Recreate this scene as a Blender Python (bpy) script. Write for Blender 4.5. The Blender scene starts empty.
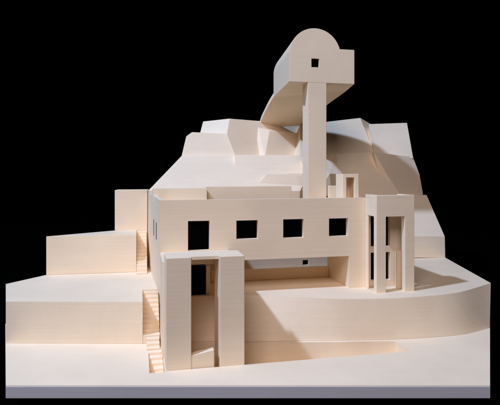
import bpy, bmesh, math, random
from mathutils import Vector
random.seed(4)
S = 0.1            # layout numbers are decimetres, the scene is in metres
LIFT = 3.87        # camera height above the black table, dm
scene = bpy.context.scene
col = scene.collection

# ------------------------------------------------------------------ materials
def wood(name, base, var=0.05, rough=0.62, lines=0.05):
    m = bpy.data.materials.new(name); m.use_nodes = True
    nt = m.node_tree; N = nt.nodes; L = nt.links
    b = N['Principled BSDF']; b.inputs['Roughness'].default_value = rough
    b.inputs['Specular IOR Level'].default_value = 0.25
    g = N.new('ShaderNodeNewGeometry')
    mp = N.new('ShaderNodeMapping'); L.new(g.outputs['Position'], mp.inputs['Vector'])
    mp.inputs['Scale'].default_value = (3.0, 3.0, 160.0)      # fine horizontal grain
    n1 = N.new('ShaderNodeTexNoise'); n1.inputs['Scale'].default_value = 2.2; n1.inputs['Detail'].default_value = 5
    L.new(mp.outputs[0], n1.inputs['Vector'])
    n2 = N.new('ShaderNodeTexNoise'); n2.inputs['Scale'].default_value = 9.0; n2.inputs['Detail'].default_value = 4
    L.new(g.outputs['Position'], n2.inputs['Vector'])
    mp3 = N.new('ShaderNodeMapping'); L.new(g.outputs['Position'], mp3.inputs['Vector'])
    mp3.inputs['Scale'].default_value = (14.0, 300.0, 14.0)   # saw grain on the level sheets
    n3 = N.new('ShaderNodeTexNoise'); n3.inputs['Scale'].default_value = 1.0; n3.inputs['Detail'].default_value = 4
    L.new(mp3.outputs[0], n3.inputs['Vector'])
    def mr(src, lo, hi):
        r = N.new('ShaderNodeMapRange'); L.new(src, r.inputs['Value'])
        r.inputs['From Min'].default_value = 0.3; r.inputs['From Max'].default_value = 0.7
        r.inputs['To Min'].default_value = lo; r.inputs['To Max'].default_value = hi
        return r.outputs[0]
    def mul(a, c):
        k = N.new('ShaderNodeMath'); k.operation = 'MULTIPLY'; L.new(a, k.inputs[0]); L.new(c, k.inputs[1]); return k.outputs[0]
    f = mul(mul(mr(n1.outputs['Fac'], 1-lines, 1+lines*.6), mr(n2.outputs['Fac'], 1-var, 1+var*.6)), mr(n3.outputs['Fac'], .985, 1.01))
    vm = N.new('ShaderNodeVectorMath'); vm.operation = 'SCALE'
    vm.inputs[0].default_value = base; L.new(f, vm.inputs['Scale'])
    L.new(vm.outputs[0], b.inputs['Base Color'])
    bp = N.new('ShaderNodeBump'); bp.inputs['Strength'].default_value = 0.12; bp.inputs['Distance'].default_value = 0.001
    L.new(n1.outputs['Fac'], bp.inputs['Height']); L.new(bp.outputs[0], b.inputs['Normal'])
    return m
CREAM = wood('cream_basswood', (.90, .72, .51), lines=.03)
HILLW = wood('cream_board', (.90, .73, .53), lines=.02)
BASEW = wood('grey_edge_board', (.50, .455, .44), lines=.04)
def plain(name, c, r=1.0):
    m = bpy.data.materials.new(name); m.use_nodes = True
    N = m.node_tree.nodes; L = m.node_tree.links; b = N['Principled BSDF']
    n = N.new('ShaderNodeTexNoise'); n.inputs['Scale'].default_value = 40
    rp = N.new('ShaderNodeValToRGB'); L.new(n.outputs['Fac'], rp.inputs[0])
    rp.color_ramp.elements[0].color = (c*.8, c*.8, c*.8, 1); rp.color_ramp.elements[1].color = (c, c, c, 1)
    L.new(rp.outputs[0], b.inputs['Base Color'])
    b.inputs['Roughness'].default_value = r; b.inputs['Specular IOR Level'].default_value = 0.0
    return m
BLACK = plain('black_velvet', .0008)
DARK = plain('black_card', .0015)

# ------------------------------------------------------------------ mesh helpers
def V(p): return Vector((p[0]*S, p[1]*S, (p[2]+LIFT)*S))
class MB:
    def __init__(s): s.bm = bmesh.new()
    def poly(s, pts): return s.bm.faces.new([s.bm.verts.new(V(p)) for p in pts])
    def box(s, x0, x1, y0, y1, z0, z1):
        return s.prism([(x0,y0),(x1,y0),(x1,y1),(x0,y1)], z0, z1)
    def prism(s, fp, z0, z1, fpb=None):
        """footprint loop (counter-clockwise) from z0 to z1; fpb = other loop for the foot"""
        fpb = fpb or fp
        t = [s.bm.verts.new(V((x,y,z1))) for x,y in fp]; b = [s.bm.verts.new(V((x,y,z0))) for x,y in fpb]
        n = len(t)
        s.bm.faces.new(t); s.bm.faces.new(b[::-1])
        for i in range(n):
            j = (i+1)%n; s.bm.faces.new((b[i], b[j], t[j], t[i]))
        return s
    def hull(s, pts):
        vs = [s.bm.verts.new(V(p)) for p in pts]
        r = bmesh.ops.convex_hull(s.bm, input=vs)
        dead = [e for e in set(r['geom_interior']+r['geom_unused']) if isinstance(e, bmesh.types.BMVert) and e.is_valid]
        if dead: bmesh.ops.delete(s.bm, geom=dead, context='VERTS')
        return s
    def wall(s, xs, zs, holes, y0, y1, axis='x'):
        """upright wall with true openings; xs, zs = outer extents, holes = (a0,a1,z0,z1)"""
        A = sorted(set(list(xs)+[q for h in holes for q in h[:2]])); Z = sorted(set(list(zs)+[q for h in holes for q in h[2:]]))
        def solid(i, k):
            if i<0 or k<0 or i>=len(A)-1 or k>=len(Z)-1: return False
            a = (A[i]+A[i+1])/2; z = (Z[k]+Z[k+1])/2
            return not any(h[0]<a<h[1] and h[2]<z<h[3] for h in holes)
        P = (lambda a,y,z:(a,y,z)) if axis=='x' else (lambda a,y,z:(y,a,z))
        for i in range(len(A)-1):
            for k in range(len(Z)-1):
                if not solid(i,k): continue
                a0,a1,z0,z1 = A[i],A[i+1],Z[k],Z[k+1]
                s.poly([P(a0,y0,z0),P(a1,y0,z0),P(a1,y0,z1),P(a0,y0,z1)])
                s.poly([P(a0,y1,z0),P(a0,y1,z1),P(a1,y1,z1),P(a1,y1,z0)])
                if not solid(i-1,k): s.poly([P(a0,y0,z0),P(a0,y0,z1),P(a0,y1,z1),P(a0,y1,z0)])
                if not solid(i+1,k): s.poly([P(a1,y0,z0),P(a1,y1,z0),P(a1,y1,z1),P(a1,y0,z1)])
                if not solid(i,k-1): s.poly([P(a0,y0,z0),P(a0,y1,z0),P(a1,y1,z0),P(a1,y0,z0)])
                if not solid(i,k+1): s.poly([P(a0,y0,z1),P(a1,y0,z1),P(a1,y1,z1),P(a0,y1,z1)])
        return s
    def build(s, name, mat, parent=None, bevel=.007, dissolve=True):
        bm = s.bm
        bmesh.ops.remove_doubles(bm, verts=bm.verts[:], dist=1e-6)
        if dissolve: bmesh.ops.dissolve_limit(bm, angle_limit=math.radians(1.0), verts=bm.verts[:], edges=bm.edges[:])
        bmesh.ops.recalc_face_normals(bm, faces=bm.faces[:])
        org = parent_world(parent) if parent else Vector((0,0,0))
        if parent is None:                       # origin at the base of the thing
            xs=[v.co.x for v in bm.verts]; ys=[v.co.y for v in bm.verts]; zs=[v.co.z for v in bm.verts]
            org = Vector(((min(xs)+max(xs))/2,(min(ys)+max(ys))/2,min(zs)))
        for v in bm.verts: v.co -= org
        me = bpy.data.meshes.new(name); bm.to_mesh(me); bm.free()
        me.materials.append(mat)
        o = bpy.data.objects.new(name, me); col.objects.link(o)
        if parent: o.parent = parent
        else: o.location = org
        if bevel:
            md = o.modifiers.new('edge', 'BEVEL'); md.width = bevel*S; md.segments = 2; md.limit_method = 'ANGLE'; md.angle_limit = math.radians(25)
        return o
def parent_world(o):
    w = Vector((0,0,0))
    while o: w += o.location; o = o.parent
    return w
def thing(name, label, cat, loc, group=None):
    o = bpy.data.objects.new(name, None); col.objects.link(o); o.location = V(loc); o.empty_display_size = .02
    return tag(o, label, cat, group)
def tag(o, label, cat, group=None):
    o['label'] = label; o['category'] = cat
    if group: o['group'] = group
    return o
def struct(o): o['kind'] = 'structure'; return o
def smooth(pts, n=8):
    out = []
    for i in range(len(pts)-1):
        p0 = pts[max(i-1,0)]; p1 = pts[i]; p2 = pts[i+1]; p3 = pts[min(i+2,len(pts)-1)]
        for k in range(n):
            t = k/n
            out.append(tuple(.5*((2*b)+(-a+c)*t+(2*a-5*b+4*c-d)*t*t+(-a+3*b-3*c+d)*t**3) for a,b,c,d in zip(p0,p1,p2,p3)))
    return out+[pts[-1]]

ZT, ZG, ZB = -2.53, -3.33, -3.52        # terrace, ground sheet, underside of the board

# ------------------------------------------------------------------ setting: table, ground board, terrace, hill
struct(MB().box(-60,70,-8,70,-3.97,-3.87).build('tabletop', BLACK, bevel=0))
struct(MB().box(-60,70,68,69,-3.86,60).build('backdrop', BLACK, bevel=0))

def sheet_with_holes(outer, holes, z0, z1):
    m = MB(); bm = m.bm
    for z, flip in ((z1, False), (z0, True)):
        es = []
        for loop in [outer]+holes:
            vs = [bm.verts.new(V((x,y,z))) for x,y in loop]
            es += [bm.edges.new((vs[i], vs[(i+1)%len(vs)])) for i in range(len(vs))]
        bmesh.ops.triangle_fill(bm, use_beauty=True, use_dissolve=False, edges=es)
    for loop in [outer]+holes:
        for i in range(len(loop)):
            a, b = loop[i], loop[(i+1)%len(loop)]
            m.poly([(a[0],a[1],z0),(b[0],b[1],z0),(b[0],b[1],z1),(a[0],a[1],z1)])
    return m
pit = [(.44,8.385),(4.87,8.35),(4.85,8.88)] + smooth([(4.4,8.98),(3.83,9.07),(3.0,9.23),(1.96,9.41),(1.2,9.58),(.5,9.62)],4) + [(.44,9.62)]
stairpit = [(.15,8.36),(.405,8.36),(.405,9.28),(.15,9.28)]
ground = sheet_with_holes([(-2.03,8.37),(5.29,6.76),(7.8,9.97),(8.0,11.2),(-2.9,11.2),(-2.84,11.7)][:3]+[(8.0,11.2),(-2.85,11.72)], [pit, stairpit], ZB, ZG)
struct(ground.build('ground', CREAM, bevel=0))
fr = MB()      # front edge strip of the board, darker grey than its top, 3 mm proud
fr.prism([(-2.029,8.3665),(-2.024,8.339),(5.274,6.735),(5.289,6.7575)], ZB, ZG-.012)
struct(fr.build('ground_edge', BASEW, bevel=.004))
g = MB()       # walls and floor of the sunken court and of the stair pit
for loop, zf in ((pit,-3.725),(stairpit,-3.64)):
    n = len(loop)
    for i in range(n):
        a, b = loop[i], loop[(i+1)%n]
        g.poly([(a[0],a[1],zf),(b[0],b[1],zf),(b[0],b[1],ZB),(a[0],a[1],ZB)])
    g.poly([(x,y,zf) for x,y in loop])
struct(g.build('pit_wall', CREAM, bevel=0))

top = smooth([(.43,9.99),(1.3,9.99),(2.1,9.9),(3.05,9.52),(3.85,9.2),(4.7,9.04),(5.6,9.03),(6.5,9.2),(7.67,9.78)],7)
foot = smooth([(.43,9.72),(1.25,9.68),(2.0,9.5),(3.0,9.32),(3.85,9.16),(4.8,9.0),(5.6,8.94),(6.4,8.97),(7.2,9.21)],7)
rest_t = [(8.61,12.9),(8.7,14.5),(-.3,14.5),(-.62,13.72),(-2.21,12.83),(-2.91,12.0),(-2.52,10.4),(.05,9.80),(.05,10.81),(.43,10.81)]
rest_b = [(8.61,12.9),(8.7,14.5),(-.3,14.5),(-.62,13.72),(-2.21,12.83),(-2.91,12.0),(-2.52,10.4),(.05,9.80),(.05,10.81),(.43,10.81)]
terr = struct(MB().prism(top+rest_t, ZG+.004, ZT, foot+rest_b).build('terrace', CREAM, bevel=0, dissolve=False))
terr.data.shade_smooth(); terr.data.set_sharp_from_angle(angle=math.radians(14))

def hills(name, chunks):
    m = MB()
    for c in chunks: m.hull(c)
    return struct(m.build(name, HILLW, bevel=0))
hills('hill_left', [
    # long lower slope
    [(0.21, 13.851, -0.57), (4.517, 13.812, -0.607), (1.2, 14.885, 0.414), (2.816, 14.928, 0.456), (5.477, 14.93, 0.457), (2.1, 18.5, 0.3), (5.2, 18.5, 0.3), (0.3, 13.95, -2.5), (4.5, 13.95, -2.5), (0.9, 17, -2.5), (5, 17, -2.5)],
    # upright band above the slope, right
    [(2.726,14.45,-.09),(4.80,14.28,-.12),(2.78,14.75,.449),(4.90,14.65,.40),(2.83,15.2,.45),(4.95,15.2,.40),(2.9,15.2,-.4),(4.9,15.2,-.4)],
    [(3.60,14.12,-.135),(4.70,14.05,-.145),(3.14,14.0,-.60),(4.65,13.93,-.61),(3.75,14.7,-.10),(4.8,14.7,-.1),(3.5,14.7,-.6),(4.7,14.7,-.6)],
    # second layer
    [(1.217, 15.095, 0.411), (1.376, 15.303, 1.024), (1.554, 15.343, 1.158), (2.631, 15.287, 1.122), (2.838, 15.044, 0.45), (2.029, 17.3, 1.04), (2.978, 17.3, 1.05), (1.9, 17, 0), (3, 17, 0)],
    # crowning block: bright left slope, dim right flank
    [(2.751, 15.482, 1.612), (2.619, 15.216, 1.111), (2.835, 15.029, 0.449), (3.825, 15.878, 1.479), (5.512, 16.631, 1.586), (5.305, 16.005, 0.302), (1.997, 16.144, 1.568), (1.878, 15.933, 1.194), (2.583, 17.5, 1.56), (5.822, 18.0, 1.5), (2.5, 17, 0), (5.2, 17, 0)],
    # buttress on the flank, its left side catches the light
    [(3.737, 15.789, 1.379), (3.663, 15.587, 0.973), (3.699, 15.379, 0.443), (4.091, 15.668, 1.262), (4.108, 15.567, 1.004), (3.825, 15.207, 0.429), (5.365, 16.186, 1.221), (5.218, 15.743, 0.313), (4.3, 16.6, 1.2), (5.3, 16.6, 1.2), (4.2, 16.2, 0.5), (5.2, 16.3, 0.4)],
])
hills('hill_right', [
    # bright upper slope left of the hollow
    [(5.226, 15.98, 1.506), (6.233, 16.107, 1.639), (7.537, 16.281, 1.822), (7.48, 15.709, 1.22), (7.461, 15.077, 0.555), (4.905, 14.997, 0.471), (8.195, 16.8, 1.661), (6.3, 18, 1.45), (8.5, 18, 1.5), (5, 17.5, 0), (8.0, 17.5, 0), (5.0, 15.2, -1), (7.4, 15.2, -1)],
    # hollow
    [(6.092, 14.793, 0.504), (7.377, 14.837, 0.569), (7.754, 13.931, -0.764), (5.735, 13.926, -0.771), (7.5, 17, 0.48), (5.9, 17, 0.48), (5.8, 13.96, -2.5), (7.7, 13.96, -2.5), (5.9, 17, -2.5), (8, 17, -2.5)],
    # right shoulder
    [(7.649, 15.832, 1.567), (9.114, 15.9, 1.647), (8.721, 14.82, 0.376), (7.407, 14.968, 0.551), (9.1, 18, 1.4), (9.9, 18, 1.4), (8, 17, -0.5), (9.2, 17, -0.5)],
    # steep right flank
    [(7.166, 14.481, 0.558), (8.757, 14.899, 0.427), (8.712, 14.64, -0.12), (8.858, 14.675, -0.14), (8.804, 14.374, -0.771), (7.81, 14.062, -0.801), (8.9, 16.5, 0.3), (7.6, 16.5, 0.4), (7.7, 14.3, -2.4), (8.5, 14.5, -2.4), (8.7, 16.5, -2.4)],
    # lower slope and its upright foot
    [(7.739, 13.905, -0.762), (8.631, 13.898, -0.771), (8.628, 12.949, -1.928), (7.378, 12.975, -1.896), (8.612, 12.9, -2.531), (7.392, 13.0, -2.503), (8.75, 15, -0.9), (7.7, 15, -0.9), (8.75, 15, -2.5), (7.5, 15, -2.5)],
    # low ramped outcrop left of the hollow, behind the roof hut
    [(5.30,14.6,.44),(5.62,14.0,.25),(5.03,13.8,.20),(5.80,13.7,-.11),(5.30,13.5,-.11),(5.9,14.6,.1),(5.0,13.7,-.75),(5.42,13.62,-.75),(5.80,13.8,-.75),(5.9,14.6,-.75),(4.8,14.6,.3),(4.75,14.0,.2)],
])

# ------------------------------------------------------------------ left retaining blocks
tag(MB().prism([(-2.21,12.82),(-.09,12.71),(-.09,13.715),(-.62,13.715)], ZT+.003, -1.60).build('retaining_block', CREAM),
    'long low cream block on the left terrace, left of the stairs', 'block', 'plain blocks stepping up at the left')
tag(MB().prism([(-.655,13.72),(.19,13.72),(.24,14.2),(-.60,14.2)], ZT+.003, -.535).build('retaining_block', CREAM),
    'tall pale block rising behind the long low block, at the foot of the hill', 'block', 'plain blocks stepping up at the left')

# ------------------------------------------------------------------ stairs
def stairs(label, x0, x1, ya, yb, za, zb, n, bottom, extra=None):
    """from (ya, za) at the back down to (yb, zb) at the front"""
    t = thing('staircase', label, 'stairs', ((x0+x1)/2, (ya+yb)/2, bottom), 'flights of steps beside the house')
    for i in range(n):
        y1 = ya+(yb-ya)*i/n; y0 = ya+(yb-ya)*(i+1)/n
        z = za+(zb-za)*(i+.5)/n
        MB().box(x0, x1, y0+.0005, y1, bottom, z).build('step', CREAM, t, bevel=.005)
    return t
stairs('highest short flight of steps, at the right end of the long low block', -.085, .17, 13.70, 12.42, -1.60, ZT, 12, ZT+.003)
f2 = stairs('longest flight of steps cut down through the terrace edge, in triangular shadow', .054, .375, 10.80, 9.98, ZT, -3.16, 9, ZG+.003)
MB().box(.054, .375, 9.80, 9.979, ZG+.003, -3.17).build('landing', CREAM, f2, bevel=.005)
stairs('three small steps spreading onto the ground board below the long flight', .12, .36, 9.795, 9.42, -3.18, -3.32, 3, ZG+.003)
stairs('lowest flight of steps sunk into the ground board beside the left gate pier', .153, .402, 9.275, 8.56, -3.345, -3.58, 5, -3.637)

# ------------------------------------------------------------------ house
H = thing('house', 'long cream house with four square dark windows and a deep open loggia below', 'house', (2.5,11.2,ZT))
wins = [(.933,1.366,-1.61,-1.02),(1.915,2.366,-1.41,-1.03),(2.905,3.350,-1.415,-1.026),(3.914,4.345,-1.41,-1.03)]
under = [(.75,1.394,ZT+.02,-1.845),(1.46,4.37,ZT+.003,-1.84)]
MB().wall((.383,4.737),(ZT+.003,-.597), wins+[(.75,1.39,ZT-.1,-1.845),(1.39,4.37,ZT-.1,-1.84)], 10.0, 10.11).build('front_wall', CREAM, H)
MB().prism([(.39,10.112),(.49,10.112),(.31,13.70),(.21,13.70)], ZT+.003, -.60).build('side_wall', CREAM, H)
for yy in (11.05, 11.75):
    x = .39-(yy-10.11)*.05
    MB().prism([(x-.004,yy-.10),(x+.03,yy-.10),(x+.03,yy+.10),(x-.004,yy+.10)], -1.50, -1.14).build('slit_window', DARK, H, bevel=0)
MB().box(1.31,1.39,10.112,11.28,ZT+.003,-1.95).build('partition_wall', CREAM, H)
MB().box(4.37,4.735,10.112,11.28,ZT+.003,-.76).build('end_wall', CREAM, H)
MB().box(.50,4.368,10.113,11.30,-1.83,-1.76).build('ceiling', CREAM, H)
MB().box(.50,4.368,10.113,11.30,-.84,-.76).build('roof', CREAM, H)
MB().box(4.37,5.55,10.113,11.99,-.758,-.70).build('roof', CREAM, H)
MB().box(.45,1.555,11.302,11.99,ZT+.003,-.76).build('rear_wing', CREAM, H)
MB().box(1.56,4.366,11.16,11.28,ZT+.003,-2.285).build('bench_wall', CREAM, H)
MB().wall((1.556,4.90),(ZT+.003,-.52),[(4.0,4.15,-2.39,-2.27),(3.70,4.7,-.72,-.4)],12.0,12.08).build('court_wall', CREAM, H)
MB().box(3.97,4.17,12.083,12.11,-2.42,-2.24).build('window_pane', DARK, H, bevel=0)
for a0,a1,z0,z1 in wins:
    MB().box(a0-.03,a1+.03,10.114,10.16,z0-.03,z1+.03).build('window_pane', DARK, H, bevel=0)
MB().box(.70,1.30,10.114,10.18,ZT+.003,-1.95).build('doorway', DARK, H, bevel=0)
tag(MB().prism([(.30,11.80),(1.55,11.80),(1.55,11.98),(.28,11.98)], -.757, -.43).build('roof_block', CREAM),
    'long low warm-lit block on the left end of the house roof', 'block')

# ------------------------------------------------------------------ porch at the right end
P = thing('porch', 'tall two-column open porch at the right end of the house', 'porch', (5.2,9.75,ZT))
MB().wall((4.745,5.605),(ZT+.003,-.522),[(4.957,5.387,ZT-.1,-.966)],9.475,9.60).build('front_frame', CREAM, P)
MB().box(4.745,4.86,9.602,9.998,-.966,-.524).build('side_beam', CREAM, P)
MB().box(5.49,5.605,9.602,9.998,-.966,-.524).build('side_beam', CREAM, P)
MB().box(4.745,4.775,9.87,9.998,ZT+.003,-.968).build('corner_post', CREAM, P)
MB().box(4.862,5.488,9.602,9.998,-.64,-.56).build('porch_roof', CREAM, P)
MB().wall((4.74,5.61),(ZT+.003,-.60),[(4.877,5.33,-2.39,-1.79),(4.877,5.33,-1.66,-.90)],10.0,10.11).build('back_wall', CREAM, P)
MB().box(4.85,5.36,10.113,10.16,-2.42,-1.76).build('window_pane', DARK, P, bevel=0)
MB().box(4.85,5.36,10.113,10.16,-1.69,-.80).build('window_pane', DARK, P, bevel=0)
MB().box(5.36,5.47,9.74,9.84,ZT+.003,-1.72).build('inner_post', CREAM, P)

# ------------------------------------------------------------------ gate in front
G = thing('gateway', 'tall freestanding gate of two thick slabs joined by a thin lintel', 'gateway', (1.08,8.7,-3.72))
MB().box(.42,.838,8.39,9.0,-3.72,-1.465).build('pier', CREAM, G)
MB().box(1.32,1.745,8.37,8.99,-3.72,-1.465).build('pier', CREAM, G)
MB().box(.839,1.319,8.50,8.985,-1.53,-1.468).build('lintel', CREAM, G)
MB().box(.472,1.745,8.992,9.994,-1.70,-1.62).build('canopy', CREAM, G)
lw = MB(); lw.hull([(.839,8.40,-3.72),(1.225,8.40,-3.72),(1.225,8.40,-3.045),(.839,8.40,-3.115),(.839,8.55,-3.72),(1.225,8.55,-3.72),(1.225,8.55,-3.045),(.839,8.55,-3.115)])
lw.build('low_wall', CREAM, G)
MB().box(.385,.47,9.002,9.995,ZG+.003,-1.63).build('link_wall', CREAM, G)

# ------------------------------------------------------------------ tower
T = thing('tower', 'slender tower with an overhanging barrel-topped head and one tiny window', 'tower', (4.43,12.35,ZT))
MB().box(4.18,4.679,12.13,12.56,ZT+.003,2.234).build('shaft', CREAM, T)
cx, cz, r = 4.379, 2.928, .693
a1 = math.acos(.665/.693)
prof = [(3.686,2.236),(5.449,2.236),(5.449,3.122)] + [(cx+r*math.cos(t), cz+r*math.sin(t)) for t in [a1+(math.pi-a1)*k/40 for k in range(41)]]
yf = 12.13
def back(x): k = (x-3.686)/1.763; return (3.994+k*1.72, 14.80-k*1.5)      # oblique rear wall
hd = MB(); bm = hd.bm
hole = [(4.274,2.626),(4.484,2.626),(4.484,2.848),(4.274,2.848)]
es = []
for loop in (prof, hole):
    vs = [bm.verts.new(V((x,yf,z))) for x,z in loop]
    es += [bm.edges.new((vs[i], vs[(i+1)%len(vs)])) for i in range(len(vs))]
bmesh.ops.triangle_fill(bm, use_beauty=True, edges=es)
for i in range(len(prof)):
    p, q = prof[i], prof[(i+1)%len(prof)]
    hd.poly([(p[0],yf,p[1]),(q[0],yf,q[1]),(*back(q[0]),q[1]),(*back(p[0]),p[1])])
hd.poly([(*back(x),z) for x,z in prof])
for i in range(4):
    p, q = hole[i], hole[(i+1)%4]
    hd.poly([(p[0],yf,p[1]),(q[0],yf,q[1]),(q[0],yf+.07,q[1]),(p[0],yf+.07,p[1])])
hd.poly([(x,yf+.07,z) for x,z in hole])
ho = hd.build('head', CREAM, T, bevel=.005)
MB().box(4.279,4.479,yf+.055,yf+.065,2.631,2.843).build('window_pane', DARK, ho, bevel=0)
br = MB()
left = smooth([(3.994,14.803,2.236),(3.923,15.15,2.017),(3.878,15.55,1.778),(3.852,15.85,1.598),(3.879,16.2,1.416)],4)
right = smooth([(5.714,13.303,2.236),(5.50,14.3,1.95),(5.47,15.2,1.78),(5.47,15.7,1.64),(5.40,16.15,1.50)],4)
rows = []
for a, b in zip(left, right):
    rows.append([br.bm.verts.new(V(p)) for p in (a, b, (b[0],b[1],b[2]+.12), (a[0],a[1],a[2]+.12))])
for a,b in zip(rows, rows[1:]):
    for i in range(4):
        j=(i+1)%4; br.bm.faces.new((a[i],a[j],b[j],b[i]))
br.bm.faces.new(rows[0][::-1]); br.bm.faces.new(rows[-1])
bo = br.build('curved_bridge', CREAM, T, bevel=0, dissolve=False)
bo.data.shade_smooth(); bo.data.set_sharp_from_angle(angle=math.radians(35))

# ------------------------------------------------------------------ roof hut
R = thing('roof_hut', 'tiny upright stair hut with a dark doorway on the roof right of the tower', 'hut', (4.76,10.9,-.69))
hut = MB().wall((4.565,4.96),(-.697,-.092),[(4.655,4.855,-.66,-.175)],10.8,10.86)
hut.build('front_wall', CREAM, R)
MB().box(4.565,4.625,10.862,11.22,-.697,-.094).build('side_wall', CREAM, R)
MB().box(4.90,4.96,10.862,11.22,-.697,-.094).build('side_wall', CREAM, R)
MB().box(4.626,4.899,10.862,11.22,-.15,-.096).build('roof', CREAM, R)
MB().box(4.626,4.899,11.17,11.22,-.697,-.152).build('back_wall', CREAM, R)

# ------------------------------------------------------------------ lamps
def area(name, loc, target, size, power, colr, sy=None):
    l = bpy.data.lights.new(name, 'AREA'); l.size = size; l.energy = power; l.color = colr
    if sy: l.shape = 'RECTANGLE'; l.size_y = sy
    o = bpy.data.objects.new(name, l); col.objects.link(o); o.location = V(loc)
    d = V(target)-V(loc); o.rotation_euler = d.to_track_quat('-Z','Y').to_euler(); return o
D = 38
Ld = Vector((1.50,.60,-2.0)).normalized()
tg = (3.2,10.5,-1.0)
area('key_lamp', tuple(Vector(tg)-Ld*D), tg, .15, 168, (.43,.61,.97))
area('fill_lamp', (-4.5,-8,15), (3.8,12,1.2), 1.0, 30.5, (1.0,.89,.93))

w = bpy.data.worlds.new('World'); scene.world = w; w.use_nodes = True
w.node_tree.nodes['Background'].inputs[0].default_value = (0,0,0,1)
w.node_tree.nodes['Background'].inputs[1].default_value = 0

# ------------------------------------------------------------------ camera
cd = bpy.data.cameras.new('camera'); cam = bpy.data.objects.new('camera', cd); col.objects.link(cam)
cam.location = V((0,0,0)); cam.rotation_euler = (math.radians(90),0,math.radians(-12.4))
cd.sensor_width = 36; cd.lens = 36; cd.shift_y = -(202.5-170)/500; cd.clip_start = .01; cd.clip_end = 100
scene.camera = cam
scene.view_settings.view_transform = 'Standard'; scene.view_settings.look = 'None'
scene.view_settings.exposure = 0; scene.view_settings.gamma = 1
scene.cycles.max_bounces = 10; scene.cycles.diffuse_bounces = 6
